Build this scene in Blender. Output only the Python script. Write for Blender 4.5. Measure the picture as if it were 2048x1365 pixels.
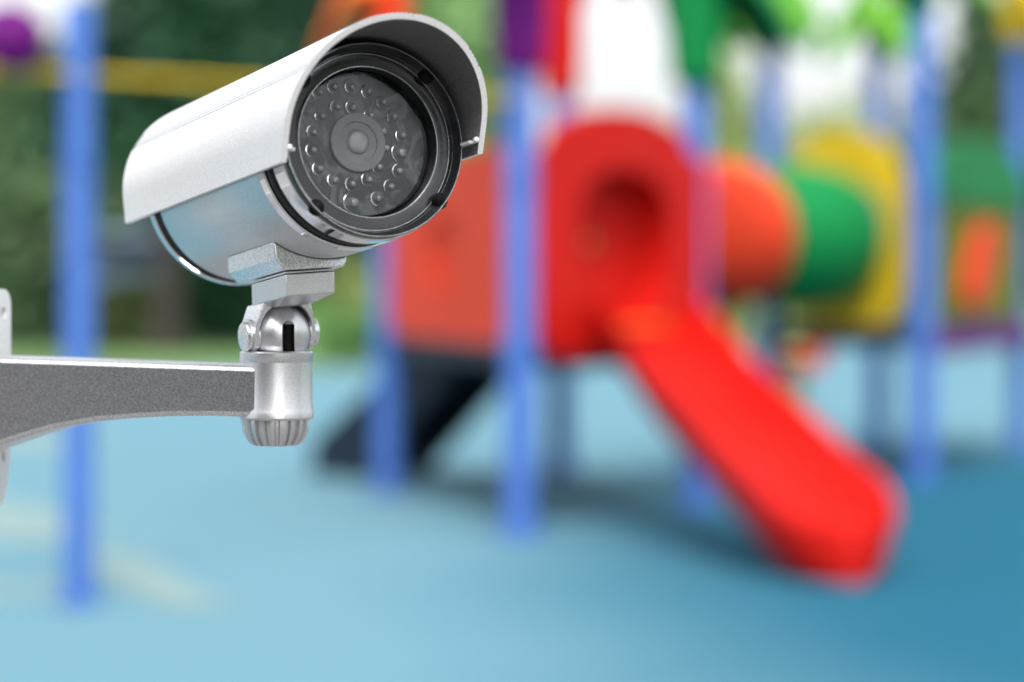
import bpy, bmesh, math, random
import numpy as np
from mathutils import Vector, Matrix
random.seed(7); rng = np.random.default_rng(7)
for o in list(bpy.data.objects): bpy.data.objects.remove(o)
S = bpy.context.scene; COL = S.collection; R = math.radians
# ------------------------------------------------------------------ camera, sky, sun, exposure
H = 0.92; FPX = 4836.0; HZ = 540.0          # lens height, focal length in photo pixels, horizon row
cd = bpy.data.cameras.new('camera'); cam = bpy.data.objects.new('camera', cd); COL.objects.link(cam); S.camera = cam
cam.location = (0, 0, H); cam.rotation_euler = (R(90), 0, 0)
cd.sensor_width = 36; cd.lens = FPX / 2048 * 36; cd.shift_y = -(682.5 - HZ) / 2048
cd.clip_start = 0.05; cd.clip_end = 3000
cd.dof.use_dof = True; cd.dof.focus_distance = 1.085
cd.dof.aperture_fstop = cd.lens / 1000 / 0.0205
SUN_AZ, SUN_EL = R(176), R(57)              # azimuth from +Y towards +X
tosun = Vector((math.sin(SUN_AZ) * math.cos(SUN_EL), math.cos(SUN_AZ) * math.cos(SUN_EL), math.sin(SUN_EL)))
W = bpy.data.worlds.new('World'); S.world = W; W.use_nodes = True
nt = W.node_tree; bg = nt.nodes['Background']
sky = nt.nodes.new('ShaderNodeTexSky'); sky.sky_type = 'NISHITA'; sky.sun_disc = False
sky.sun_elevation = SUN_EL; sky.sun_rotation = SUN_AZ; sky.dust_density = 4.0; sky.air_density = 1.0; sky.ozone_density = 1.0
hs = nt.nodes.new('ShaderNodeHueSaturation'); hs.inputs['Saturation'].default_value = 0.22
nt.links.new(sky.outputs[0], hs.inputs['Color']); nt.links.new(hs.outputs[0], bg.inputs['Color'])
bg.inputs['Strength'].default_value = 0.15
sl = bpy.data.lights.new('sun', 'SUN'); so = bpy.data.objects.new('sun', sl); COL.objects.link(so)
sl.energy = 1.1; sl.angle = R(18); sl.color = (1.0, 0.95, 0.88); so.rotation_euler = tosun.to_track_quat('Z', 'Y').to_euler(); so.location = (0, 0, 30)
S.view_settings.view_transform = 'Standard'; S.view_settings.look = 'None'; S.view_settings.gamma = 1; S.view_settings.exposure = 1.32
S.render.engine = 'CYCLES'

# ------------------------------------------------------------------ helpers
def lin(c):
    return tuple(((v / 255) / 12.92 if v / 255 <= .04045 else ((v / 255 + .055) / 1.055) ** 2.4) for v in c)
def at(px, py, Y): return Vector(((px - 1024) / FPX * Y, Y, H + (HZ - py) / FPX * Y))
def gnd(px, py):
    Y = FPX * H / (py - HZ); return Vector(((px - 1024) / FPX * Y, Y, 0))
def mat(name, col, rough=.5, metal=0., spec=.5, var=.08, scale=8., bump=0., bscale=200., coat=0., rvar=0.):
    m = bpy.data.materials.new(name); m.use_nodes = True; n = m.node_tree.nodes; L = m.node_tree.links
    b = n['Principled BSDF']; tc = n.new('ShaderNodeTexCoord')
    ns = n.new('ShaderNodeTexNoise'); ns.inputs['Scale'].default_value = scale; ns.inputs['Detail'].default_value = 6
    L.new(tc.outputs['Object'], ns.inputs['Vector'])
    r = n.new('ShaderNodeValToRGB')
    r.color_ramp.elements[0].position = .3; r.color_ramp.elements[1].position = .7
    r.color_ramp.elements[0].color = (*[max(0, c * (1 - var)) for c in col], 1); r.color_ramp.elements[1].color = (*[min(1, c * (1 + var)) for c in col], 1)
    L.new(ns.outputs['Fac'], r.inputs['Fac']); L.new(r.outputs['Color'], b.inputs['Base Color'])
    b.inputs['Roughness'].default_value = rough; b.inputs['Metallic'].default_value = metal
    b.inputs['Specular IOR Level'].default_value = spec; b.inputs['Coat Weight'].default_value = coat
    if rvar:
        mr = n.new('ShaderNodeMapRange'); mr.inputs['To Min'].default_value = rough - rvar; mr.inputs['To Max'].default_value = rough + rvar
        L.new(ns.outputs['Fac'], mr.inputs['Value']); L.new(mr.outputs[0], b.inputs['Roughness'])
    if bump:
        n2 = n.new('ShaderNodeTexNoise'); n2.inputs['Scale'].default_value = bscale; n2.inputs['Detail'].default_value = 3
        L.new(tc.outputs['Object'], n2.inputs['Vector'])
        bp = n.new('ShaderNodeBump'); bp.inputs['Strength'].default_value = bump; bp.inputs['Distance'].default_value = .0004
        L.new(n2.outputs['Fac'], bp.inputs['Height']); L.new(bp.outputs[0], b.inputs['Normal'])
    return m
def leafmat(name, dark, light, scale=1.2):
    m = bpy.data.materials.new(name); m.use_nodes = True; n = m.node_tree.nodes; L = m.node_tree.links
    b = n['Principled BSDF']; g = n.new('ShaderNodeNewGeometry'); ns = n.new('ShaderNodeTexNoise'); ns.inputs['Scale'].default_value = scale
    L.new(g.outputs['Position'], ns.inputs['Vector'])
    r = n.new('ShaderNodeValToRGB'); r.color_ramp.elements[0].position = .35; r.color_ramp.elements[1].position = .65
    r.color_ramp.elements[0].color = (*dark, 1); r.color_ramp.elements[1].color = (*light, 1)
    L.new(ns.outputs['Fac'], r.inputs['Fac']); L.new(r.outputs['Color'], b.inputs['Base Color']); b.inputs['Roughness'].default_value = .55
    t = n.new('ShaderNodeBsdfTranslucent'); L.new(r.outputs['Color'], t.inputs['Color'])
    mx = n.new('ShaderNodeMixShader'); mx.inputs[0].default_value = .3
    L.new(b.outputs[0], mx.inputs[1]); L.new(t.outputs[0], mx.inputs[2]); L.new(mx.outputs[0], n['Material Output'].inputs['Surface'])
    return m
def mesh_obj(name, V, F, material, parent=None, smooth=True, ang=35, base=None):
    me = bpy.data.meshes.new(name)
    off = Vector(base) if base is not None else (parent_base(parent) if parent else Vector((0, 0, 0)))
    me.from_pydata([tuple(Vector(v) - off) for v in V], [], F); me.update()
    bm = bmesh.new(); bm.from_mesh(me); bmesh.ops.remove_doubles(bm, verts=bm.verts, dist=1e-6)
    bmesh.ops.recalc_face_normals(bm, faces=bm.faces); bm.to_mesh(me); bm.free()
    if smooth: me.shade_smooth(); me.set_sharp_from_angle(angle=R(ang))
    me.materials.append(material)
    o = bpy.data.objects.new(name, me); COL.objects.link(o)
    if parent: o.parent = parent
    else: o.location = off
    return o
def parent_base(p):
    while p.parent: p = p.parent
    return p.location.copy()
def tag(o, label=None, cat=None, group=None, kind=None):
    for k, v in (('label', label), ('category', cat), ('group', group), ('kind', kind)):
        if v: o[k] = v
    return o
def thing(name, loc, label, cat, group=None):
    e = bpy.data.objects.new(name, None); COL.objects.link(e); e.location = loc; e.empty_display_size = .05
    return tag(e, label, cat, group)
class MB:
    def __init__(s): s.V = []; s.F = []
    def add(s, V, F):
        k = len(s.V); s.V += [Vector(v) for v in V]; s.F += [tuple(i + k for i in f) for f in F]; return s
    def tube(s, pts, rad, n=24, caps=True):
        pts = [Vector(p) for p in pts]; rad = rad if isinstance(rad, (list, tuple)) else [rad] * len(pts)
        V = []; F = []; prev = None
        for i, p in enumerate(pts):
            d = (pts[min(i + 1, len(pts) - 1)] - pts[max(i - 1, 0)]).normalized()
            if prev is None:
                prev = Vector((1, 0, 0)) if abs(d.x) < .9 else Vector((0, 1, 0))
            e1 = (prev - d * prev.dot(d)).normalized(); e2 = d.cross(e1); prev = e1
            for k in range(n):
                t = 2 * math.pi * k / n; V.append(p + (e1 * math.cos(t) + e2 * math.sin(t)) * rad[i])
        for i in range(len(pts) - 1):
            for k in range(n):
                F.append((i * n + k, i * n + (k + 1) % n, (i + 1) * n + (k + 1) % n, (i + 1) * n + k))
        if caps: F += [tuple(range(n))[::-1], tuple((len(pts) - 1) * n + k for k in range(n))]
        return s.add(V, F)
    def grid(s, rows, close_u=False, close_v=False, caps=False):
        n = len(rows[0]); V = [v for r in rows for v in r]; F = []; m = len(rows)
        for i in range(m if close_v else m - 1):
            for k in range(n if close_u else n - 1):
                F.append((i * n + k, i * n + (k + 1) % n, ((i + 1) % m) * n + (k + 1) % n, ((i + 1) % m) * n + k))
        if caps: F += [tuple(range(n))[::-1], tuple((m - 1) * n + k for k in range(n))]
        return s.add(V, F)
    def prism(s, poly, ext):                  # poly: 3D points, ext: vector
        n = len(poly); ext = Vector(ext); V = [Vector(p) for p in poly] + [Vector(p) + ext for p in poly]
        F = [tuple(range(n))[::-1], tuple(range(n, 2 * n))] + [(i, (i + 1) % n, n + (i + 1) % n, n + i) for i in range(n)]
        return s.add(V, F)
    def sphere(s, c, r, n=24, m=12, sc=(1, 1, 1)):
        c = Vector(c); rows = []
        for i in range(m + 1):
            a = math.pi * (i / m) ; rr = max(math.sin(a), 1e-4)
            rows.append([c + Vector((rr * math.cos(2 * math.pi * k / n) * sc[0], rr * math.sin(2 * math.pi * k / n) * sc[1], math.cos(a) * sc[2])) * r for k in range(n)])
        return s.grid(rows, close_u=True)
    def xf(s, M): s.V = [M @ v for v in s.V]; return s
    def build(s, name, material, parent=None, **k): return mesh_obj(name, s.V, s.F, material, parent, **k)
def bevel(o, w, seg=3, ang=40):
    m = o.modifiers.new('bevel', 'BEVEL'); m.width = w; m.segments = seg; m.limit_method = 'ANGLE'; m.angle_limit = R(ang); return o
def bake(o):
    dg = bpy.context.evaluated_depsgraph_get(); me = bpy.data.meshes.new_from_object(o.evaluated_get(dg)); o.modifiers.clear(); o.data = me
    me.shade_smooth(); me.set_sharp_from_angle(angle=R(35)); return o
def cut(o, cutters):
    for c in cutters:
        m = o.modifiers.new('cut', 'BOOLEAN'); m.operation = 'DIFFERENCE'; m.object = c; m.solver = 'EXACT'
    bpy.context.view_layer.update(); bake(o)
    for c in cutters: bpy.data.objects.remove(c)
    return o

# ------------------------------------------------------------------ materials
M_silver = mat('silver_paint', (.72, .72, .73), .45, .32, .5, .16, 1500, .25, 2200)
M_cast = mat('cast_silver', (.70, .70, .715), .28, 1., .5, .40, 1300, .22, 1700)
M_smooth = mat('smooth_cast_silver', (.64, .64, .655), .37, 1., .5, .12, 1300, .07, 1700)
M_knob = mat('polished_cast', (.68, .68, .69), .28, 1., .5, .40, 350, .3, 900)
M_satin = mat('satin_aluminium', (.58, .60, .61), .36, 1., .5, .14, 1600, .2, 2200)
M_chrome = mat('chrome', (.68, .68, .69), .08, 1., .5, .05, 90, rvar=.05)
M_black = mat('black_plastic', (.010, .0105, .012), .2, 0, .5, .4, 150, .15, 900, rvar=.1)
M_rubber = mat('black_rubber', (.004, .004, .0045), .5, 0, .12, .3, 400, .4, 1500)
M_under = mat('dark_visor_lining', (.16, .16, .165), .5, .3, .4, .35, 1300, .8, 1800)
M_glass = mat('smoked_lens_window', (.060, .065, .065), .25, 0, .4, .55, 75, rvar=.12)
_n = M_glass.node_tree.nodes
for q in _n:
    if q.type == 'TEX_NOISE': q.inputs['Distortion'].default_value = 1.8; q.inputs['Detail'].default_value = 2
    if q.type == 'VALTORGB': q.color_ramp.elements[0].position = .46; q.color_ramp.elements[1].position = .60
M_led = mat('led_dome', (.22, .23, .23), .08, 0, .9, .4, 700)
M_glint = mat('led_glint_metal', (.95, .95, .95), .22, 1., .6, .2, 300)
M_lensring = mat('lens_ring', (.19, .19, .19), .55, 0, .3, .12, 900)
M_lens = mat('lens_front', (.30, .30, .305), .35, 0, .5, .2, 300)
M_steel = mat('galvanised_post', (.45, .46, .47), .45, .7, .5, .12, 30)
M_blue = mat('blue_powder_coat', lin((66, 102, 170)), .5, 0, .15, .06, 4)
M_red = mat('red_plastic', (.42, .008, .005), .5, 0, .1, .05, 3)
M_orange = mat('orange_plastic', (.60, .042, .013), .5, 0, .1, .06, 3)
M_green = mat('green_plastic', lin((14, 112, 58)), .5, 0, .1, .06, 3)
M_lime = mat('lime_plastic', lin((84, 140, 40)), .5, 0, .1, .06, 3)
M_yellow = mat('yellow_plastic', lin((196, 164, 34)), .5, 0, .1, .06, 3)
M_amber = mat('amber_plastic', (.72, .13, .012), .5, 0, .1, .06, 3)
M_purple = mat('purple_plastic', lin((88, 18, 96)), .5, 0, .1, .06, 3)
M_dark = mat('dark_coated_steel', lin((26, 38, 50)), .55, 0, .2, .1, 8)
M_olive = mat('olive_panel', lin((92, 100, 18)), .5, 0, .1, .08, 3)
M_trunk = mat('bark', (.035, .03, .027), .9, 0, .2, .4, 9)
M_car = mat('blue_grey_car_paint', lin((120, 146, 176)), .3, .2, .5, .03, 4, coat=.4)
M_tyre = mat('tyre', (.02, .02, .02), .8)
M_win = mat('dark_glass', (.03, .035, .04), .1)
def ground_mat():
    m = bpy.data.materials.new('rubber_surface'); m.use_nodes = True; n = m.node_tree.nodes; L = m.node_tree.links; b = n['Principled BSDF']
    g = n.new('ShaderNodeNewGeometry'); sx = n.new('ShaderNodeSeparateXYZ'); L.new(g.outputs['Position'], sx.inputs[0])
    n1 = n.new('ShaderNodeTexNoise'); n1.inputs['Scale'].default_value = .8; n1.inputs['Detail'].default_value = 3; L.new(g.outputs['Position'], n1.inputs['Vector'])
    n2 = n.new('ShaderNodeTexNoise'); n2.inputs['Scale'].default_value = 220; L.new(g.outputs['Position'], n2.inputs['Vector'])
    # shade at the right painted in as a mid-blue oval over pale EPDM granules
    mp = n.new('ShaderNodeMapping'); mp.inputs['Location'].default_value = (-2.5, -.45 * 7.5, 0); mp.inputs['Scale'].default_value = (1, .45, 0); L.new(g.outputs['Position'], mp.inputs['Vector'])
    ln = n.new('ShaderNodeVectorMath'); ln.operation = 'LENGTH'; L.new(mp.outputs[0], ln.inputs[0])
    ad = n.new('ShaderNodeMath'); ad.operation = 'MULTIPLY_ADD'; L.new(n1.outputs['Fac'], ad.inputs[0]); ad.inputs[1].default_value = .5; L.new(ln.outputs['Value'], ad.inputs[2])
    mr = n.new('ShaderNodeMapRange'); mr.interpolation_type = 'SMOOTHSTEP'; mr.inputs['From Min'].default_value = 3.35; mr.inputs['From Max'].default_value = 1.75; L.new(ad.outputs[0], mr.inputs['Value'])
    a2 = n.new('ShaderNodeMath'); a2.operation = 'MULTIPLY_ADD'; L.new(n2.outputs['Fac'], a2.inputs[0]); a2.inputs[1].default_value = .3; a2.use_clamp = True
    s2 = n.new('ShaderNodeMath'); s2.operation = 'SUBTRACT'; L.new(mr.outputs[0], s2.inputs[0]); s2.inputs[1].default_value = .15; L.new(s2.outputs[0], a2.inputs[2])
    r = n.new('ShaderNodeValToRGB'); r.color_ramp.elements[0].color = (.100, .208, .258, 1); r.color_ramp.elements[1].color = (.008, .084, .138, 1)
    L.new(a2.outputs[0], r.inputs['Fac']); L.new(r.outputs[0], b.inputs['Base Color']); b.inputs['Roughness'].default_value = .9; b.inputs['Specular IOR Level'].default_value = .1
    bp = n.new('ShaderNodeBump'); bp.inputs['Strength'].default_value = .5; bp.inputs['Distance'].default_value = .002; L.new(n2.outputs['Fac'], bp.inputs['Height']); L.new(bp.outputs[0], b.inputs['Normal'])
    return m
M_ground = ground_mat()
M_lawn = mat('lawn', (.11, .19, .07), .9, 0, .2, .35, .6, .5, 30)
M_unseen_pave = mat('unseen_asphalt_paving', (.15, .15, .15), .8, 0, .3, .12, 2, .3, 40)
M_mark = mat('pale_yellow_rubber', (.155, .235, .235), .75, 0, .3, .08, 6)

# ------------------------------------------------------------------ setting
def sheet(name, poly, z, m, parent=None, kind='structure'):
    o = mesh_obj(name, [(x, y, z) for x, y in poly], [tuple(range(len(poly)))], m, parent, smooth=False, base=(0, 0, 0) if not parent else None)
    if not parent: o['kind'] = kind
    return o
sheet('lawn', [(-600, -300), (600, -300), (600, 900), (-600, 900)], -.03, M_lawn)
far = [(-14, 19), (-8, 19.5), (-3.5, 20.5), (-1, 23), (1, 27), (4, 30), (9, 31), (14, 31)]
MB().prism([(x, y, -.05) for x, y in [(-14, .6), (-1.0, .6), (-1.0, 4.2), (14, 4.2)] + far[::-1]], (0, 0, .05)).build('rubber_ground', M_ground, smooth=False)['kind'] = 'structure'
rub = bpy.data.objects['rubber_ground']
MB().prism([(-14, -12, -.05), (14, -12, -.05), (14, 4.194, -.05), (-.994, 4.194, -.05), (-.994, .594, -.05), (-14, .594, -.05)], (0, 0, .052)).build('unseen_paving', M_unseen_pave, smooth=False)['kind'] = 'structure'  # unseen grey ground added to keep the metal's reflections neutral
MB().prism([(-60, -30, -.05), (-14.006, -30, -.05), (-14.006, 60, -.05), (-60, 60, -.05)], (0, 0, .045)).build('reflection_slab', mat('unseen_pale_concrete', (.5, .5, .48), .85, 0, .3, .1, 1), smooth=False)['kind'] = 'structure'  # unseen pale slab added to brighten what the metal reflects on the left
def stripe(pix, w):
    pts = [gnd(*p) for p in pix]; L = []; Rr = []
    for i, p in enumerate(pts):
        d = (pts[min(i + 1, len(pts) - 1)] - pts[max(i - 1, 0)]).normalized(); q = Vector((-d.y, d.x, 0)) * w / 2
        L.append(p + q); Rr.append(p - q)
    mb = MB().grid([[Vector((v.x, v.y, .004)) for v in L], [Vector((v.x, v.y, .004)) for v in Rr]])
    return mb.build('ground_marking', M_mark, rub, smooth=False)
stripe([(-140, 1000), (-60, 1015), (0, 1030), (60, 1052), (120, 1080)], .42)
stripe([(-100, 868), (0, 866), (60, 872), (120, 895)], .55)
stripe([(-80, 1180), (0, 1186), (80, 1186), (150, 1180)], .2)
stripe([(200, 1110), (260, 1140), (330, 1185), (420, 1215)], .2)

# ------------------------------------------------------------------ play structure (one bolted-together thing)
PS = thing('play_structure', (0.6, 9.6, 0), 'playground structure with blue posts, red slide and orange and green tunnel on blue rubber', 'playground')
post_xy = {'A': (-1.19, 6.64), 'B': (.028, 8.39), 'C': (-.515, 10.0), 'D': (.222, 10.98), 'E': (.712, 9.37), 'F': (1.19, 11.15), 'G': (1.78, 10.5), 'H': (1.95, 12.9), 'I': (2.58, 12.25), 'J': (-1.92, 5.59)}
def xy(k, z=0): return Vector((*post_xy[k], z))
def leaf(parent, base, yaw, length, drop, width, m):
    d = Vector((math.cos(yaw), math.sin(yaw), 0)); q = Vector((-d.y, d.x, 0)); rows = []
    N = 9
    for i in range(N):
        t = i / (N - 1); w = width * (math.sin(math.pi * min(1, .16 + t * .84)) ** .7 + .03); c = Vector(base) + d * (length * t) + Vector((0, 0, .10 * math.sin(math.pi * min(1, t * 1.1)) - drop * t * t))
        row = []
        for k in range(7):
            s = k / 6 * 2 - 1; row.append(c + q * (s * w / 2) + Vector((0, 0, -.05 * abs(s) ** 1.5 * w / .2)))
        rows.append(row + [v - Vector((0, 0, .018)) for v in row[::-1]])
    return MB().grid(rows, close_u=True, caps=True).build('leaf', m, parent)
def post(k, zt, sleeve=None, zs=None, r=.055, rs=.09, leaves=(), m_leaf=None, cap=True, ll=.4, drop=.35, lw=.26):
    p = MB().tube([xy(k, 0), xy(k, zt - .02), xy(k, zt - .008), xy(k, zt)], [r, r, r * .93, r * .6], 32).build('post', M_blue, PS)
    MB().tube([xy(k, 0.002), xy(k, .012)], r * 1.7, 24).build('foot_plate', M_blue, p)
    for zc in (.6, 1.2):
        MB().tube([xy(k, zc), xy(k, zc + .05)], r * 1.12, 24).build('clamp_collar', M_blue, p)
    if sleeve:
        MB().tube([xy(k, zs), xy(k, zs + .03), xy(k, zs + .2), xy(k, zt + .03), xy(k, zt + .06)], [r * 1.1, rs * .86, rs, rs * 1.05, rs * .5], 28).build('sleeve', sleeve, p)
    for a in leaves: leaf(p, xy(k, zt + .0), R(a), ll, drop, lw, m_leaf)
    return p
post("A", 1.66, r=.041)
post('J', 1.66, r=.049)
post('B', 2.15, M_purple, 1.60, rs=.10, leaves=(100, 180, 260), m_leaf=M_purple, ll=.42, drop=.16)
post('C', 2.12, M_orange, 1.72, leaves=(178,), m_leaf=M_amber, ll=.36, drop=.50, lw=.36)
post('D', 2.35, M_red, 1.70, rs=.10, leaves=(20, 80), m_leaf=M_red, drop=.2)
post('E', 2.10, M_green, 1.63, rs=.115, leaves=(-12, 12, 40, 90), m_leaf=M_green, ll=.44, drop=.34, lw=.28)
post('F', 2.22, M_lime, 2.0, rs=.10, leaves=(0, 60, 120, 180, 240, 300), m_leaf=M_lime, ll=.30, drop=.26, lw=.26)
post('G', 2.28, M_green, 2.04, rs=.09, leaves=(-30, 30, 90, 150, 210), m_leaf=M_lime, ll=.36, drop=.22, lw=.26)
post('H', 2.32, M_lime, 2.09, rs=.10, leaves=(0, 72, 144, 180, 216, 288), m_leaf=M_lime, ll=.34, drop=.28, lw=.26)
post('I', 2.36, M_yellow, 2.07, rs=.10, leaves=(-20, 60, 300), m_leaf=M_yellow, ll=.3, drop=.26, lw=.24)
# overhead bar and ball
bA, bB = xy('A', 1.455), xy('B', 1.515); dAB = bB - bA
bar = MB().tube([bA - dAB * .6, bB], .011, 16).build('overhead_bar', M_yellow, PS)
pb = bA - dAB * .119
MB().sphere((pb.x, pb.y, 1.535), .095, 28, 16).build('ball', M_purple, PS)
MB().tube([(pb.x, pb.y, 1.44), (pb.x, pb.y, 1.50)], .03, 16).build('ball_socket', M_yellow, PS)
# decks
def deck(keys, z0, z1, name='deck', m=M_dark, trim=None):
    ps = [xy(k) for k in keys]; MB().prism([(p.x, p.y, z0) for p in ps], (0, 0, z1 - z0)).build(name, m, PS, smooth=False)
deck('BEDC', .575, .645)
deck('FHIG', .60, .66)
def rail(k0, k1, z0, z1, th, m, name):
    p0, p1 = xy(k0), xy(k1); d = (p1 - p0).normalized(); q = Vector((-d.y, d.x, 0)) * th / 2; p0 = p0 + d * .05; p1 = p1 - d * .05
    mb = MB().prism([p0 - q + Vector((0, 0, z0)), p1 - q + Vector((0, 0, z0)), p1 - q + Vector((0, 0, z1)), p0 - q + Vector((0, 0, z1))], q * 2)
    return mb.build(name, m, PS, smooth=False)
rail('G', 'I', .545, .67, .09, M_purple, 'deck_trim')
rail('F', 'G', .575, .665, .085, M_dark, 'deck_trim')
rail('B', 'E', .565, .655, .085, M_dark, 'deck_trim')
# panels: outline r(theta) with an optional hole, in the plane between two posts
def plane(k0, k1):
    p0, p1 = xy(k0), xy(k1); d = (p1 - p0).normalized(); return p0, p1, d, Vector((d.y, -d.x, 0))
def ring_panel(name, c, d, n, outer, inner, th, m, N=160):
    Z = Vector((0, 0, 1)); fr, bk, fi, bi = [], [], [], []
    for i in range(N):
        t = 2 * math.pi * i / N; u = d * math.cos(t) + Z * math.sin(t); ro, ri = outer(t), inner(t)
        fr.append(c + u * ro + n * th / 2); bk.append(c + u * ro - n * th / 2); fi.append(c + u * ri + n * th / 2); bi.append(c + u * ri - n * th / 2)
    o = MB().grid([fr, bk, bi, fi], close_u=True, close_v=True).build(name, m, PS); return o
def sq(w, hup, hdn, p=5):
    def f(t):
        cx, sy = abs(math.cos(t)), math.sin(t); h = hup if sy > 0 else hdn
        return 1 / ((cx / w) ** p + (abs(sy) / h) ** p) ** (1 / p)
    return f
p0, p1, d, n = plane('C', 'B')
pc = (p0 + p1) / 2 + Vector((0, 0, 1.0)); L2 = (p1 - p0).length / 2 - .07
op = ring_panel('side_panel', pc, d, n, sq(L2, .36, .345, 9), sq(.20, .13, .16, 2.4), .035, M_orange)
mbb = MB(); Zv = Vector((0, 0, 1))
mbb.add([pc + (d * math.cos(t) * .20 + Zv * math.sin(t) * (.13 if math.sin(t) > 0 else .16)) * 1.04 - n * .012 for t in [2 * math.pi * i / 40 for i in range(40)]], [tuple(range(40))])
mbb.build('panel_inset', M_orange, op)
# red hood with open arch, and the shell behind it
p0, p1, d, n = plane('B', 'E')
hc = (p0 + p1) / 2 + Vector((0, 0, 1.02)) + n * .03; hw = (p1 - p0).length / 2 - .03
def hood_out(t):
    if math.sin(t) <= 0: return sq(hw, .47, .41, 8)(t)
    r = .05
    while r * abs(math.cos(t)) < hw and r * math.sin(t) < .33 + .16 * math.sqrt(max(0, 1 - (r * math.cos(t) / .46) ** 2)): r += .001
    return r
hood_in = lambda t: sq(.33, .27, .30, 2.6)(t)
hd = ring_panel('slide_hood', hc, d, n, hood_out, hood_in, .06, M_red)
tun = []
for q in (.02, -.04, -.10, -.13):
    tun.append([hc + (d * math.cos(t) + Zv * math.sin(t)) * (hood_in(t) * 1.02 if q > -.12 else .02) + n * q for t in [2 * math.pi * i / 48 for i in range(48)]])
MB().grid(tun, close_u=True).build('hood_shell', M_red, hd)
# slide
S0, S1 = Vector((.44, 8.86, .67)), Vector((1.0, 7.07, .10)); hd2 = Vector((S1.x - S0.x, S1.y - S0.y, 0)); Ls = hd2.length; hd2.normalize(); wv = Vector((-hd2.y, hd2.x, 0))
rows = []; NS = 80
for i in range(NS + 1):
    t = i / NS; s = t * Ls
    e = t * t * (3 - 2 * t); z = .67 - (.57) * (.45 * t + .55 * e) - .03 * math.sin(math.pi * t) + .022 * math.sin(4 * math.pi * t) * (1 - t)
    z = max(z, .105)
    endk = min(1., max(0., (t - .84) / .16)); wf = max(.12, (1 - endk ** 2.6) ** (1 / 2.6)); hw_ = .208 * (.93 + .10 * t) * wf ; wall = .155 * (1 - .62 * endk ** 1.5)
    prof = [(-1.06, wall * .80), (-1.02, wall), (-.93, wall * .97), (-.84, .58 * wall), (-.66, .30 * wall), (-.35, .09 * wall), (0, 0), (.35, .09 * wall), (.66, .30 * wall), (.84, .58 * wall), (.93, wall * .97), (1.02, wall), (1.06, wall * .80)]
    low = -min(.06 + .0 * t, z - .004) if t < .8 else -(z - .004) * min(1, (t - .8) / .12) - .06 * max(0, 1 - (t - .8) / .12)
    prof += [(.98, .30 * wall), (.80, low * .6), (.55, low), (0, low), (-.55, low), (-.80, low * .6), (-.98, .30 * wall)]
    c = Vector((S0.x, S0.y, 0)) + hd2 * s
    rows.append([c + wv * (a * hw_) + Vector((0, 0, max(.003, z + b))) for a, b in prof])
sd = MB().grid(rows, close_u=True, caps=True).build('slide', M_red, PS, ang=60)
MB().tube([S0 + wv * -.24 + hd2 * .05 + Vector((0, 0, .03)), S0 + wv * .05 + hd2 * .03 + Vector((0, 0, .05)), S0 + wv * .24 + hd2 * .05 + Vector((0, 0, .03))], .011, 12).build('slide_lip', M_amber, sd)
# tunnel
FG = (xy('F') + xy('G')) / 2; _, _, dfg, nfg = plane('F', 'G'); ax = Vector((-nfg.x, -nfg.y, 0)); ax = ax if ax.y > 0 else -ax
zc = 1.065; r2 = Vector((FG.x, FG.y, zc)); r1 = r2 - ax * .62; r0 = r2 - ax * 1.15
def tunnel(a, b, m):
    dd = b - a; pts, rad = [], []
    for i in range(25):
        t = i / 24; pts.append(a + dd * t); rad.append(.258 + .060 * math.sin(math.pi * t) ** .65 + (.004 if i % 6 in (2, 3) else 0))
    o = MB().tube(pts, rad, 48, caps=False).build('tunnel_section', m, PS); md = o.modifiers.new('shell', 'SOLIDIFY'); md.thickness = .012; md.offset = -1; return o
tunnel(r0, r1, M_orange); tunnel(r1, r2 - ax * .03, M_green)
pc = Vector((FG.x, FG.y, 1.08)); L2 = (xy('F') - xy('G')).length / 2 - .06
ring_panel('tunnel_panel', pc, dfg, nfg, lambda t: sq(L2, .47, .42, 2.3 if math.sin(t) > 0 else 3.5)(t), lambda t: .255, .04, M_yellow)
# panel between the right-hand posts
p0, p1, d, n = plane('G', 'I')
if n.y > 0: n = -n
pc = (p0 + p1) / 2 + Vector((0, 0, 1.02)); L2 = (p1 - p0).length / 2 - .06
rp = MB().prism([pc + d * (-L2) + Zv * -.34, pc + d * L2 + Zv * -.34, pc + d * L2 + Zv * .20, pc + d * -L2 + Zv * .20], n * .03).build('side_panel', M_olive, PS, smooth=False)
arch = []
for i in range(25):
    t = i / 24; s = (t * 2 - 1) * L2; zt = .52 - .16 * abs(t * 2 - 1) ** 2
    arch.append([pc + d * s + Zv * .205 + n * .05, pc + d * s + Zv * zt + n * .05, pc + d * s + Zv * zt - n * .02, pc + d * s + Zv * .205 - n * .02])
MB().grid(arch, close_u=True, caps=True).build('panel_arch', M_green, rp)
oc = at(1936, 527, 11.25)
oc = pc + d * ((Vector((oc.x, oc.y, 0)) - Vector((pc.x, pc.y, 0))).dot(d)) + Zv * -.08 + n * .03
cc, ss = math.cos(R(52)), math.sin(R(52))
MB().prism([oc + d * ((math.cos(t) * .24 * cc - math.sin(t) * .11 * ss) * 1.5) + Zv * (math.cos(t) * .24 * ss + math.sin(t) * .11 * cc) for t in [2 * math.pi * i / 36 for i in range(36)]], n * .05).build('oval_ornament', M_orange, rp)
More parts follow.
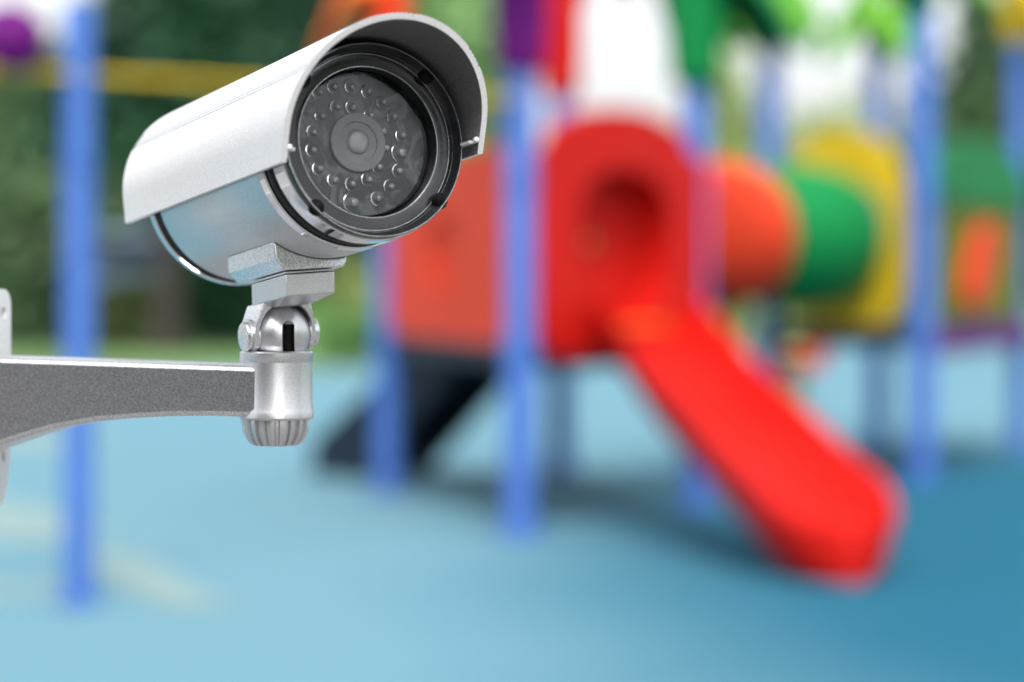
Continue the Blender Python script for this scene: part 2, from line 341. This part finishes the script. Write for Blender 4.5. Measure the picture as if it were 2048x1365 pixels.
# stair down the back of the first deck
p0, p1, d, n = plane('C', 'D')
if n.x > 0: n = -n
def stair():
    mid = (p0 + p1) / 2; w = .22; run, top = .62, .61
    for sgn in (-1, 1):
        q = d * (w * sgn)
        a = mid + q
        poly = [a + Zv * top, a + n * .16 + Zv * top, a + n * (run + .14) + Zv * .16, a + n * (run + .16) + Zv * .0, a + n * (run - .14) + Zv * .0, a + n * .0 + Zv * (top - .16)]
        MB().prism(poly, d * .035).build('stair_stringer', M_dark, PS, smooth=False)
    for i in range(4):
        z = top - .12 * (i + 1) + .02; y0 = .04 + i * .15
        a = mid + n * y0 + Zv * z
        MB().prism([a - d * w, a + d * w, a + d * w + n * .2, a - d * w + n * .2], (0, 0, .04)).build('stair_tread', M_dark, PS, smooth=False)
    a = mid + n * .02
    MB().prism([a - d * w + Zv * .58, a + d * w + Zv * .58, a + d * w + n * .5 + Zv * .22, a - d * w + n * .5 + Zv * .22], (0, 0, -.03)).build('stair_backing', M_dark, PS, smooth=False)
stair()

# ------------------------------------------------------------------ building added unseen behind the camera to darken the metal's reflections
M_blocker = mat('blocker_dark_brick', (.055, .055, .057), .85, 0, .3, .2, 6)
BD = thing('reflection_blocker', (-6.2, -6.0, 0), 'unseen dark brick block added behind the camera for dark metal reflections', 'reflection_blocker')
def bbox(name, x0, x1, y0, y1, z0, z1, m, p): return MB().prism([(x0, y0, z0), (x1, y0, z0), (x1, y1, z0), (x0, y1, z0)], (0, 0, z1 - z0)).build(name, m, p, smooth=False)
bbox('blocker_wall', -12, -.3, -11, -6, .003, 4.2, M_blocker, BD)
bbox('blocker_roof', -12.3, 0, -11.3, -5.7, 4.2, 4.45, M_dark, BD)
for wx in (-11, -8.8, -6.6, -2.6):
    w = bbox('window', wx, wx + 1.4, -6.02, -5.95, 1.0, 2.5, M_dark, BD); bbox('blocker_pane', wx + .08, wx + 1.32, -5.948, -5.94, 1.08, 2.42, M_win, w)
dr = bbox('blocker_door', -4.4, -3.4, -6.02, -5.95, .01, 2.2, M_dark, BD); bbox('handle', -3.55, -3.5, -5.95, -5.9, 1.0, 1.15, M_steel, dr)

# ------------------------------------------------------------------ spring rider and parked car
c = gnd(1585, 812); SR = thing('spring_rider', c, 'small spring rider with red body and green base behind the slide', 'spring rider')
MB().tube([c + Vector((0, 0, .0)), c + Vector((0, 0, .02))], .16, 24).build('base_plate', M_green, SR)
MB().tube([c + Vector((.07 * math.cos(t * 1.4), .07 * math.sin(t * 1.4), .02 + .011 * t)) for t in range(20)], .018, 8).build('spring', M_green, SR)
MB().prism([c + Vector((x, -.05, z)) for x, z in ((-.2, .24), (.18, .24), (.25, .42), (.16, .46), (.1, .36), (-.1, .34), (-.16, .42), (-.24, .40))], (0, .1, 0)).build('body', M_red, SR, smooth=False)
MB().prism([c + Vector((x, -.1, z)) for x, z in ((-.1, .345), (.1, .365), (.1, .39), (-.1, .375))], (0, .2, 0)).build('seat', M_yellow, SR, smooth=False)
MB().tube([c + Vector((.17, -.14, .44)), c + Vector((.17, .14, .44))], .015, 10).build('handle', M_red, SR)
cc0 = Vector((-4.95, 31.5, -.03)); CAR = thing('parked_car', cc0, 'blue-grey hatchback parked on the grass behind the dark trees', 'car')
def cary(poly, y0, y1): return MB().prism([cc0 + Vector((x, y0, z)) for x, z in poly], (0, y1 - y0, 0))
bd = cary([(-2.0, .35), (2.0, .35), (2.05, .6), (1.95, .85), (1.0, .98), (.45, 1.42), (-1.2, 1.45), (-1.8, 1.02), (-2.02, .9)], -.85, .85).build('body', M_car, CAR, smooth=False); bevel(bd, .08)
cary([(.85, .99), (.4, 1.35), (-.3, 1.37), (-.3, .99)], -.86, -.852).build('window', M_win, CAR, smooth=False)
cary([(-.4, .99), (-.4, 1.37), (-1.1, 1.38), (-1.5, 1.02)], -.86, -.852).build('window', M_win, CAR, smooth=False)
for wx in (-1.25, 1.25):
    for wy in (-.86, .66):
        w = MB().tube([cc0 + Vector((wx, wy, .33)), cc0 + Vector((wx, wy + .2, .33))], .33, 24).build('wheel', M_tyre, CAR)
        MB().tube([cc0 + Vector((wx, wy - .01, .33)), cc0 + Vector((wx, wy + .21, .33))], .19, 20).build('rim', M_steel, w)

# ------------------------------------------------------------------ trees and hedges
Ldark = leafmat('dark_leaves', (.012, .055, .028), (.028, .115, .045))
Lmid = leafmat('mid_leaves', (.15, .32, .10), (.30, .50, .20))
Llight = leafmat('light_leaves', (.26, .36, .10), (.46, .54, .20))
Lright = leafmat('muted_leaves', (.035, .085, .04), (.11, .19, .075))  # muted green leaf colour
Lol = leafmat('olive_leaves', (.05, .075, .02), (.12, .16, .05))
def leaves(center, rad, n, size, clumps):
    cs = rng.normal(size=(clumps, 3)); cs /= np.linalg.norm(cs, axis=1)[:, None]; cs *= rng.uniform(.25, .92, (clumps, 1))
    k = rng.integers(0, clumps, n); p = cs[k] + rng.normal(size=(n, 3)) * (.55 / clumps ** (1 / 3) )
    p = p * np.array(rad) + np.array(center)
    a = rng.normal(size=(n, 3)); a /= np.linalg.norm(a, axis=1)[:, None]; b = np.cross(a, rng.normal(size=(n, 3))); b /= np.linalg.norm(b, axis=1)[:, None]
    s = (size * rng.uniform(.6, 1.3, n))[:, None]
    V = np.stack([p - a * s, p + b * s * .45, p + a * s, p - b * s * .45], 1).reshape(-1, 3)
    V[:, 2] = np.maximum(V[:, 2], .01)
    return V, np.arange(n * 4).reshape(-1, 4)
def foliage(name, V, F, m, parent):
    me = bpy.data.meshes.new(name); b = np.array(parent_base(parent)); me.from_pydata((V - b).tolist(), [], F.tolist()); me.materials.append(m)
    o = bpy.data.objects.new(name, me); COL.objects.link(o); o.parent = parent; return o
def tree(name, px, Y, ztop, zlow, rx, m, label, n=7000, size=.16, clumps=26, group=None, cat='tree', ry=None):
    x = (px - 1024) / FPX * Y; base = Vector((x, Y, -.03)); T = thing(name, base, label, cat, group)
    zc = (ztop + zlow) / 2; mb = MB(); tr = .05 + .035 * ztop / 2
    mb.tube([base, base + Vector((.05, 0, zlow * .6)), Vector((x - .06, Y, zc)), Vector((x, Y, ztop * .85))], [tr * 1.3, tr, tr * .7, tr * .25], 12)
    for i in range(6):
        a = i * 1.05 + .3; z0 = zlow * .7 + (zc - zlow * .5) * (i / 6)
        mb.tube([Vector((x, Y, z0)), Vector((x + math.cos(a) * rx * .35, Y + math.sin(a) * rx * .35, z0 + .25 * (ztop - zlow))), Vector((x + math.cos(a) * rx * .7, Y + math.sin(a) * rx * .7, z0 + .4 * (ztop - zlow)))], [tr * .5, tr * .3, tr * .1], 8)
    mb.build('trunk', M_trunk, T)
    V, F = leaves((x, Y, zc), (rx, ry or rx * .8, (ztop - zlow) / 2), n, size, clumps); foliage('crown', V, F, m, T); return T
def zat(py, Y): return H + (HZ - py) / FPX * Y
for tx, ty, th_, lb in ((10.5, -5.5, 3.9, 'tall unseen broadleaf tree added for reflections at the corner of the grey asphalt'), (12.0, -1.0, 3.8, 'round unseen broadleaf tree added for reflections at the side of the grey asphalt'), (7.5, -9.5, 6.0, 'broad unseen tree added for reflections beside the dark brick block')):
    x0 = Vector((tx, ty, .002)); T_ = thing('broadleaf_tree', x0, lb, 'tree')  # unseen tree added for the metal and lens cover to reflect
    MB().tube([x0, x0 + Vector((.1, 0, th_ * .4)), x0 + Vector((0, .1, th_ * .85))], [.18, .14, .04], 12).build('trunk', M_trunk, T_)
    V, F = leaves((tx, ty, th_ * .62), (1.9, 1.9, th_ * .36), 4500, .2, 24); foliage('crown', V, F, Ldark, T_)
tree('evergreen_tree', 330, 27, zat(-260, 27), zat(400, 27), 1.25, Ldark, 'tall dark evergreen tree behind the yellow overhead bar', 15000, .17, 34)
tree('evergreen_tree', 530, 29, zat(-300, 29), zat(560, 29), .95, Ldark, 'broad dark evergreen tree behind the silver security camera', 13000, .17, 30)
tree('broadleaf_tree', 60, 37, zat(70, 37), zat(480, 37), 1.1, Lright, 'lower green tree behind the lone blue post and purple ball', 9000, .17, 26)
tree('broadleaf_tree', 860, 34, zat(-180, 34), zat(500, 34), 1.45, Lmid, 'bright green broadleaf tree behind the purple post sleeve', 13000, .17, 34)
tree('broadleaf_tree', 2010, 31, zat(20, 31), zat(560, 31), 1.0, Lright, 'dark green tree behind the right-hand play deck', 10000, .17, 26)
tree('broadleaf_tree', 2260, 33, zat(-200, 33), zat(520, 33), 1.6, Lright, 'tall dark tree beyond the olive play panel', 12000, .17, 30)
def shrub(px, Y, py, rx, m, label, n=5000, group='shrubs along the far edge of the playground'):
    x = (px - 1024) / FPX * Y; T = thing('shrub', Vector((x, Y, -.03)), label, 'shrub', group); zt = zat(py, Y)
    mb = MB()
    for i in range(5):
        a = i * 1.26; mb.tube([Vector((x, Y, -.03)), Vector((x + .3 * rx * math.cos(a), Y + .3 * rx * math.sin(a), zt * .35)), Vector((x + .6 * rx * math.cos(a), Y + .5 * rx * math.sin(a), zt * .75))], [.04, .03, .012], 8)
    mb.build('stem', M_trunk, T)
    V, F = leaves((x, Y, zt * .5), (rx, rx * .6, zt * .52), n, .13, 18); foliage('foliage', V, F, m, T)
shrub(60, 29.0, 330, .75, Lright, 'dark shrub behind the lone blue post')
shrub(260, 28.0, 585, .6, Lol, 'low olive shrub in front of the parked car', 3000)
shrub(480, 28.6, 430, .7, Ldark, 'dark shrub below the tall evergreen tree')
shrub(600, 30.5, 400, .8, Ldark, 'dark shrub below the broad evergreen tree')
shrub(690, 24.5, 610, .42, Lmid, 'low green shrub at the rubber edge beside the dark stair', 3500)
shrub(705, 30.0, 520, .5, Llight, 'small yellow-green shrub behind the low green shrub')
shrub(850, 31.5, 260, .95, Lmid, 'green shrub behind the orange side panel')
shrub(1030, 31.5, 270, .8, Lol, 'olive shrub behind the post with the purple sleeve')
shrub(1200, 32.0, 270, .85, Lmid, 'green shrub behind the red slide hood')
shrub(1350, 32.5, 225, .7, Llight, 'yellow-green shrub behind the post with the green sleeve')
shrub(1470, 32.0, 170, .62, Llight, 'tall pale yellow-green shrub behind the orange tunnel section')
shrub(1640, 32.5, 215, .85, Llight, 'pale yellow-green shrub behind the yellow tunnel panel')
shrub(1790, 32.0, 225, .8, Lmid, 'green shrub behind the post beside the yellow panel')
shrub(1940, 32.0, 190, .9, Lright, 'dark green shrub behind the olive play panel', 6500)
# a far belt of trees beyond the lawn: one mass
V, F = [], []
for x in np.arange(-22, 45, 2.2):
    zt = rng.uniform(2.2, 3.6); v, f = leaves((x + rng.uniform(-.6, .6), 62 + rng.uniform(-2, 2), zt * .5), (2.0, 1.6, zt * .55), 700, .42, 10); F.append(f + sum(len(q) for q in V)); V.append(v)
me = bpy.data.meshes.new('far_hedge'); me.from_pydata(np.concatenate(V).tolist(), [], np.concatenate(F).tolist()); me.materials.append(Lright)
fh = bpy.data.objects.new('far_hedge', me); COL.objects.link(fh); tag(fh, 'far dark green hedge beyond the lawn', 'hedge', kind='stuff')

# ------------------------------------------------------------------ security camera
def c2w(v): return Vector((v[0], v[2], H - v[1]))                       # lens frame (right, down, forward) to world
AX = Vector((.48042, -.11731, -.86916)); RX = Vector((.87003, -.06133, .48918)); UP = Vector((-.11070, -.99120, .07260)); C0 = Vector((-.0594, -.0565, 1.0491))
o_ = c2w(C0); rx, by, uz = [c2w(v) - Vector((0, 0, H)) for v in (RX, -AX, UP)]
LM = Matrix(((rx.x, by.x, uz.x, o_.x), (rx.y, by.y, uz.y, o_.y), (rx.z, by.z, uz.z, o_.z), (0, 0, 0, 1)))
def Lw(x, y, z): return LM @ Vector((x, y, z))
YB = 1.125; bx = (553 - 1024) / FPX * YB                              # bracket barrel axis
th15 = R(15); dirm = Vector((-math.cos(th15), math.sin(th15), 0)); nrm = Vector((-math.sin(th15), -math.cos(th15), 0))
tp = .153; plate_c = Vector((bx, YB, .858)) + dirm * tp
SC = thing('security_camera', plate_c, 'silver bullet security camera with curved visor on a grey wall bracket', 'security camera')
def lathe(prof, n=128, closed=False):
    rows = [[Lw(r * math.cos(2 * math.pi * k / n), y, r * math.sin(2 * math.pi * k / n)) for k in range(n)] for y, r in prof]
    return MB().grid(rows, close_u=True, close_v=closed)
# visor
Rv, Rh, q0, hq, kf, kr, slf, slr = .0486, .0451, .0034, .0092, .0114, .1847, .5122, .026
prof = [(-Rv, -hq + (q0 + hq) * i / 12) for i in range(12)]
NA = 360
def ribs(a):
    v = 0
    for c0, w in ((R(143), R(6.5)), (R(37), R(6.5)), (R(90), R(11))):
        if abs(a - c0) < w: v = -.0006 * (.5 + .5 * math.cos((a - c0) / R(2.6) * 2 * math.pi))
    return v
for i in range(NA + 1):
    a = math.pi - math.pi * i / NA; g = 1 + ribs(a) / .047
    prof.append((Rv * g * math.cos(a), q0 + Rh * g * math.sin(a)))
prof += [(Rv, q0 - (q0 + hq) * (i + 1) / 12) for i in range(12)]
T = .0027
inner = []
for i, (x, z) in enumerate(prof):
    if z <= q0: inner.append((x - math.copysign(T, x), z))
    else:
        a = math.atan2((z - q0) / Rh, x / Rv); inner.append(((Rv - T) * math.cos(a), q0 + (Rh - T) * math.sin(a)))
def yfront(z): return -(kf + slf * z)
def yrear(z): return kr - slr * z
NY = 24
def sweep(pr, e0=0., e1=0.):
    return [[Lw(x, (yfront(z) + e0) * (1 - j / NY) + (yrear(z) - e1) * j / NY, z) for x, z in pr] for j in range(NY + 1)]
out = sweep(prof); inn = sweep(inner)
vm = MB(); vm.grid(out)
vm.grid([out[0], [Lw(x, yfront(z), z) for x, z in inner]]); vm.grid([out[-1], [Lw(x, yrear(z), z) for x, z in inner]])
vm.grid([[r[0] for r in out], [r[0] for r in inn]]); vm.grid([[r[-1] for r in out], [r[-1] for r in inn]])
vis = vm.build('visor', M_silver, SC, ang=25)
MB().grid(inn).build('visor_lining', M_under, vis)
M_rimedge = M_silver
def strip_rail(sgn):
    x0, x1 = sgn * (Rv - T - .0003), sgn * (Rv - T - .0042); z0, z1 = -.0032, -.0044
    p = [(x0, z0), (x1, z0), (x1, z1), (x0, z1)]
    MB().grid([[Lw(x, yfront(z) + .002, z) for x, z in p], [Lw(x, yrear(z) - .002, z) for x, z in p]], close_u=True, caps=True).build('visor_rail', M_silver, vis, smooth=False)
    MB().sphere(Lw(sgn * (Rv - T - .001), yfront(-.0032) + .0008, -.0032), .0014, 14, 8).build('rivet', M_silver, vis)
strip_rail(1); strip_rail(-1)
# body
body = lathe([(.0296, .030), (.0296, .0446), (.0302, .045), (.148, .045), (.1490, .0448), (.1490, .030)]).build('body', M_satin, SC)
lathe([(.149, .040), (.149, .0441), (.1566, .0441), (.1566, .040)]).build('rear_gasket', M_rubber, body)
rc = lathe([(.1566, .040), (.1566, .0449), (.1572, .0455), (.1612, .0455), (.1622, .0448), (.164, .040), (.165, .0001)]).build('rear_cap', M_chrome, body)
lathe([(.0232, .040), (.0232, .0442), (.0238, .0448), (.0290, .0450), (.0296, .0446), (.0296, .040)]).build('front_ring', M_chrome, body)
lathe([(.0150, .040), (.0150, .0428), (.016, .0434), (.0222, .0436), (.0232, .043), (.0232, .040)]).build('front_gasket', M_rubber, body)
lathe([(.0042, .040), (.0042, .0431), (.0048, .0436), (.0145, .0438), (.0150, .0434), (.0150, .040)]).build('chrome_collar', M_chrome, body)
bz = lathe([(.012, .0405), (.0042, .0412), (.0042, .0427), (.0008, .0430), (.0000, .0426), (.0001, .0420), (.0012, .0414), (.0056, .0394), (.0062, .0388), (.0062, .0337), (.0066, .0331), (.0190, .0322), (.0195, .038), (.012, .0405)]).build('bezel', M_black, SC)
for ang in (43, 137, 223, 317):
    ca, sa = math.cos(R(ang)), math.sin(R(ang)); pts = []
    MB().tube([Lw(ca * r, y, sa * r) for r, y in ((.0386, .0052), (.0392, .0050), (.0408, .0034), (.0420, .0014), (.0424, .0012))], [.0018, .0030, .0036, .0033, .0016], 20).build('screw_slot', M_rubber, bz)
M_edge = mat('worn_edge_highlight', (.45, .45, .46), .25, .8, .5, .3, 500)  # thin bright rings added as highlights along the bezel's worn edges
for ye, re in ((.0002, .0424), (.0060, .0391), (.0063, .0334)):
    rows = [[Lw((re + .00022 * math.cos(c2)) * math.cos(2 * math.pi * k / 128), ye + .00022 * math.sin(c2), (re + .00022 * math.cos(c2)) * math.sin(2 * math.pi * k / 128)) for k in range(128)] for c2 in [i * math.pi / 3 for i in range(6)]]
    MB().grid(rows, close_u=True, close_v=True).build('highlight_bead', M_edge, bz)
YL = .0150
lp = lathe([(.019, .0318), (YL + .0012, .0318), (YL, .0312), (YL, .0001)]).build('lens_window', M_glass, SC)
def lens_pt(px, py, y=YL):
    dw = Vector(((px - 1024) / FPX, 1, (HZ - py) / FPX)); inv = LM.inverted(); o = inv @ Vector((0, 0, H)); dl = inv.to_3x3() @ dw; t = (y - o.y) / dl.y; p = o + dl * t; return p.x, p.z
def glassmat():
    m = bpy.data.materials.new('clear_cover'); m.use_nodes = True; n = m.node_tree.nodes; L = m.node_tree.links; n.remove(n['Principled BSDF'])
    t = n.new('ShaderNodeBsdfTransparent'); t.inputs['Color'].default_value = (.93, .95, .95, 1); g = n.new('ShaderNodeBsdfGlossy'); g.inputs['Roughness'].default_value = .06
    fr = n.new('ShaderNodeFresnel'); fr.inputs['IOR'].default_value = 1.33; mx = n.new('ShaderNodeMixShader')
    tc = n.new('ShaderNodeTexCoord'); ns = n.new('ShaderNodeTexNoise'); ns.inputs['Scale'].default_value = 110; ns.inputs['Distortion'].default_value = 1.5; L.new(tc.outputs['Object'], ns.inputs['Vector'])
    mr = n.new('ShaderNodeMapRange'); mr.inputs['From Min'].default_value = .45; mr.inputs['From Max'].default_value = .62; mr.inputs['To Min'].default_value = .03; mr.inputs['To Max'].default_value = .28; L.new(ns.outputs['Fac'], mr.inputs['Value']); L.new(mr.outputs[0], g.inputs['Roughness'])
    L.new(fr.outputs[0], mx.inputs[0]); L.new(t.outputs[0], mx.inputs[1]); L.new(g.outputs[0], mx.inputs[2]); L.new(mx.outputs[0], n['Material Output'].inputs['Surface']); return m
lathe([(.0118, .0325), (.0112, .0318), (.0112, .0001)]).build('clear_cover', glassmat(), SC)
cx, cz = lens_pt(714, 286)
def disc(name, cx, cz, prof, m, parent, n=48):
    rows = [[Lw(cx + r * math.cos(2 * math.pi * k / n), y, cz + r * math.sin(2 * math.pi * k / n)) for k in range(n)] for y, r in prof]
    return MB().grid(rows, close_u=True).build(name, m, parent)
lr = disc('lens_ring', cx, cz, [(YL + .0005, .0134), (YL - .0012, .0133), (YL - .0016, .0129), (YL - .0017, .0092), (YL - .0010, .0089), (YL - .0009, .0060), (YL - .0004, .0054), (YL - .0004, .0048)], M_lensring, lp)
disc('lens', cx, cz, [(YL - .0002, .0050), (YL - .0012, .0049), (YL - .0018, .0044), (YL - .0023, .003), (YL - .0025, .0001)], M_lens, lp)
leds = [(643, 186), (673, 175), (708, 175), (742, 185), (772, 206), (793, 236), (649, 234), (679, 216), (710, 216), (747, 233), (632, 266), (631, 302), (771, 264), (810, 273), (776, 298), (644, 339), (674, 362), (709, 370), (742, 361), (763, 336), (803, 344), (786, 375), (760, 399)]
big = [(808, 307), (712, 407)]
def led(px, py, k):
    x, z = lens_pt(px - 4, py - 1)
    n = 24; e = 1
    a0 = random.uniform(85, 125); a1 = random.uniform(215, 265); pts, rad = [], []
    for q in range(17):
        t = q / 16; an = R(a0 + (a1 - a0) * t); pts.append(Lw(x - .0006 + .0031 * k * math.cos(an), YL - .0003, z + .0031 * k * math.sin(an))); rad.append(.00010 + .00044 * math.sin(math.pi * t) * random.uniform(.8, 1.1))
    MB().tube(pts, rad, 8).build('led_glint', M_glint, lp)  # bright crescent modelled as the highlight on the LED's edge
    rows = [[Lw(x + r * k * math.cos(2 * math.pi * q / n), y, z + r * k * math.sin(2 * math.pi * q / n)) for q in range(n)] for y, r in ((YL + .0002, .0016), (YL - .0008, .0015), (YL - .0014, .0012), (YL - .0017, .0007), (YL - .0018, .00002))]
    MB().grid(rows, close_u=True).build('led', M_led, lp)
for p in leds: led(*p, 1.0)
for p in big: led(*p, 1.45)
# clamp under the body, neck block, fork
cl = MB(); y0, y1 = .057, .1125; xa, xb = -.0275, .0076; N = 24
sec = [(xa, -.0357)]
sec += [(xa + (xb - xa) * i / N, -math.sqrt(.0452 ** 2 - (xa + (xb - xa) * i / N) ** 2) ) for i in range(1, N)]
sec += [(xb, -.0440), (xb, -.0470), (xb - .0018, -.0492), (xa + .0040, -.0490), (xa, -.0437)]
cl.grid([[Lw(x, y, z) for x, z in sec] for y in (y0, y1)], close_u=True, caps=True)
clamp = bevel(cl.build('clamp', M_cast, SC, smooth=True, ang=30), .0008)
nk = MB(); xa2, xb2 = -.0228, .0016
nk.grid([[Lw(x, y, z) for x, y in ((xa2, .0590), (xb2, .0590), (xb2, .096), (xa2, .096))] for z in (-.0494, -.0505)], close_u=True, caps=True)
nk.grid([[Lw(x, y, z) for x, y in pl] for z, pl in ((-.0508, ((xa2, .0585), (xb2, .0585), (xb2, .098), (xa2, .098))), (-.0605, ((xa2, .0595), (xb2 - .0005, .0595), (xb2 - .0005, .100), (xa2, .100))), (-.0630, ((xa2 + .004, .078), (xb2 - .004, .078), (xb2 - .004, .108), (xa2 + .004, .108))))], close_u=True, caps=True)
bevel(nk.build('neck_block', M_smooth, SC, ang=30), .0009)
bc = LM.inverted() @ Vector(((558 - 1024) / FPX * YB, YB, H + (HZ - 669) / FPX * YB))      # ball centre in the camera's frame
fk = []
for i in range(19):
    a = math.pi * i / 18; fk.append((bc.x + .0134 * math.cos(a), bc.z + .0005 + .0134 * math.sin(a)))
fk += [(bc.x - .0134, bc.z - .0010), (bc.x - .0156, bc.z - .0010), (bc.x - .0152, bc.z + .004), (xa2 + .0005, -.0600), (xb2 - .0008, -.0600), (bc.x + .0146, bc.z + .004), (bc.x + .0152, bc.z - .0010), (bc.x + .0134, bc.z - .0010)]
sh = [(x, z) for x, z in fk]
fm = MB().grid([[Lw(x, y - .30 * (z - bc.z), z) for x, z in sh] for y in (bc.y - .0085, bc.y + .0115)], close_u=True, caps=True)
bevel(fm.build('fork', M_cast, SC, ang=30), .0006)
for sg in (-1, 1):
    boss = MB().tube([Lw(bc.x + sg * e, bc.y, bc.z) for e in (.0125, .0157, .0158, .0172, .0180, .0182)], [.0080, .0080, .0070, .0070, .0064, .0056], 32).build('pivot_boss', M_cast, SC)
bw = Lw(*bc)
ball = MB().sphere(bw, .0146, 56, 28).build('ball_joint', M_smooth, SC)
sx_ = (577 - 1024) / FPX * (YB - .012); zt_ = H + (HZ - 654) / FPX * (YB - .012); rs_ = .0027
cu = MB(); ring = []
for i in range(13): ring.append((sx_ + rs_ * math.cos(math.pi * i / 12), zt_ + rs_ * math.sin(math.pi * i / 12)))
ring += [(sx_ - rs_, zt_ - .02), (sx_ + rs_, zt_ - .02)]
cu.prism([(x, YB - .03, z) for x, z in ring], (0, .026, 0)); cuo = cu.build('cutter', M_rubber)
cut(ball, [cuo])
MB().tube([(sx_ - .0006, YB - .0052, zt_ - .018), (sx_ - .0006, YB - .0052, zt_ + .001)], .0036, 20).build('pivot_bolt', M_rubber, ball)
# barrel, arm, knob, wall plate
zt, zb = H + (HZ - 702) / FPX * YB, H + (HZ - 838) / FPX * YB; rb = 73 / FPX * YB
bp = lambda z, r: (Vector((bx, YB, z)), r)
pr = [bp(zt - .004, .0118), bp(zt - .0005, .0122), bp(zt, .0128), bp(zt, rb - .0008), bp(zt - .0007, rb), bp(zt - .0045, rb), bp(zt - .005, rb - .00035), bp(zb + .0055, rb - .00025), bp(zb + .004, rb + .0003), bp(zb + .001, rb + .0005), bp(zb, rb - .0004), bp(zb, .002)]
MB().tube([p for p, _ in pr], [r for _, r in pr], 96).build('barrel', M_smooth, SC)
kn = []; zk0, zk1 = zb + .001, H + (HZ - 890) / FPX * YB
for t, r in ((0, .0146), (.12, .0148), (.45, .0143), (.75, .0128), (.93, .0112), (1, .0100)):
    z = zk0 + (zk1 - zk0) * t; kn.append([Vector((bx - .0004 + (r + (.0011 * min(1, (1 - t) * 6 + .3) * (1 if math.cos(k / 192 * 2 * math.pi * 20) > -.2 else -.7))) * math.cos(2 * math.pi * k / 192), YB + (r + (.0011 * (1 if math.cos(k / 192 * 2 * math.pi * 20) > -.2 else -.7))) * math.sin(2 * math.pi * k / 192), z)) for k in range(192)])
MB().grid(kn, close_u=True, caps=True).build('knob', M_smooth, SC, ang=40)
ho = .0160                                                        # half thickness of the arm
def arm_z(px, py):                                                 # photo point on the arm's near face -> (distance along arm, height)
    k = (px - 1024) / FPX; o = Vector((bx, YB, 0)) + nrm * ho; t = (k * o.y - o.x) / (dirm.x - k * dirm.y); y = o.y + dirm.y * t; return t, H + (HZ - py) / FPX * y
topl = [arm_z(*p) for p in ((520, 734), (350, 728), (150, 721), (0, 716), (-40, 715))]; botl = [arm_z(*p) for p in ((-40, 905), (0, 891), (40, 877), (105, 858), (185, 844), (264, 837), (343, 833), (422, 832.5), (500, 835), (520, 836))]
topl[0] = (.001, topl[0][1]); botl[-1] = (.001, botl[-1][1])
endt = tp
topl.append((endt, topl[-1][1])); botl.insert(0, (endt, botl[0][1] - .004))
pl = [Vector((bx, YB, 0)) + dirm * t + nrm * ho + Vector((0, 0, z)) for t, z in topl + botl]
arm = MB().prism(pl, nrm * (-2 * ho)).build('arm', M_cast, SC, ang=30); bevel(arm, .0024, 4, 50)
edv = Vector((math.sin(th15), math.cos(th15), 0))                  # plate in-plane direction, away from the lens
pc = plate_c + Vector((0, 0, 0)); pw, ph_t, ph_b = .035, .0525, .0545
pts = []
def arc(cx_, cz_, r, a0, a1, rz=None, n=10): return [(cx_ + r * math.cos(R(a0 + (a1 - a0) * i / n)), cz_ + (rz or r) * math.sin(R(a0 + (a1 - a0) * i / n))) for i in range(n + 1)]
ol = arc(pw - .008, ph_t - .008, .008, 0, 90) + arc(-pw + .008, ph_t - .008, .008, 90, 180) + arc(-pw + .014, -ph_b + .035, .014, 180, 270, .035) + arc(pw - .014, -ph_b + .035, .014, 270, 360, .035)
plate = MB().prism([pc + edv * s + Vector((0, 0, z)) for s, z in ol], dirm * .0035).build('wall_plate', M_silver, SC, ang=30)
cs = []
for s, z, rr, hh in ((.027, .041, .0030, .0030), (.012, .027, .004, .004), (.027, -.030, .002, .003), (-.027, .041, .0030, .0030), (-.027, -.030, .002, .003)):
    cs.append(MB().prism([pc - dirm * .01 + edv * (s + rr * math.cos(t)) + Vector((0, 0, z + hh * math.sin(t))) for t in [2 * math.pi * i / 20 for i in range(20)]], dirm * .03).build('cutter', M_rubber))
cut(plate, cs)
# the post that carries it, just outside the picture
pp = plate_c + dirm * (.0035 + .027); MP = thing('mounting_post', (pp.x, pp.y, .002), 'galvanised steel post carrying the security camera bracket', 'post')
def sqs(z, h): return [Vector((pp.x, pp.y, z)) + dirm * a * h + edv * b * h for a, b in ((-1, -1), (1, -1), (1, 1), (-1, 1))]
bevel(MB().prism(sqs(.01, .0265), (0, 0, 1.08)).build('shaft', M_steel, MP, smooth=False), .004)
bevel(MB().prism(sqs(1.09, .029), (0, 0, .012)).build('end_cap', M_black, MP, smooth=False), .004)
bevel(MB().prism(sqs(.002, .075), (0, 0, .008)).build('base_plate', M_steel, MP, smooth=False), .002)
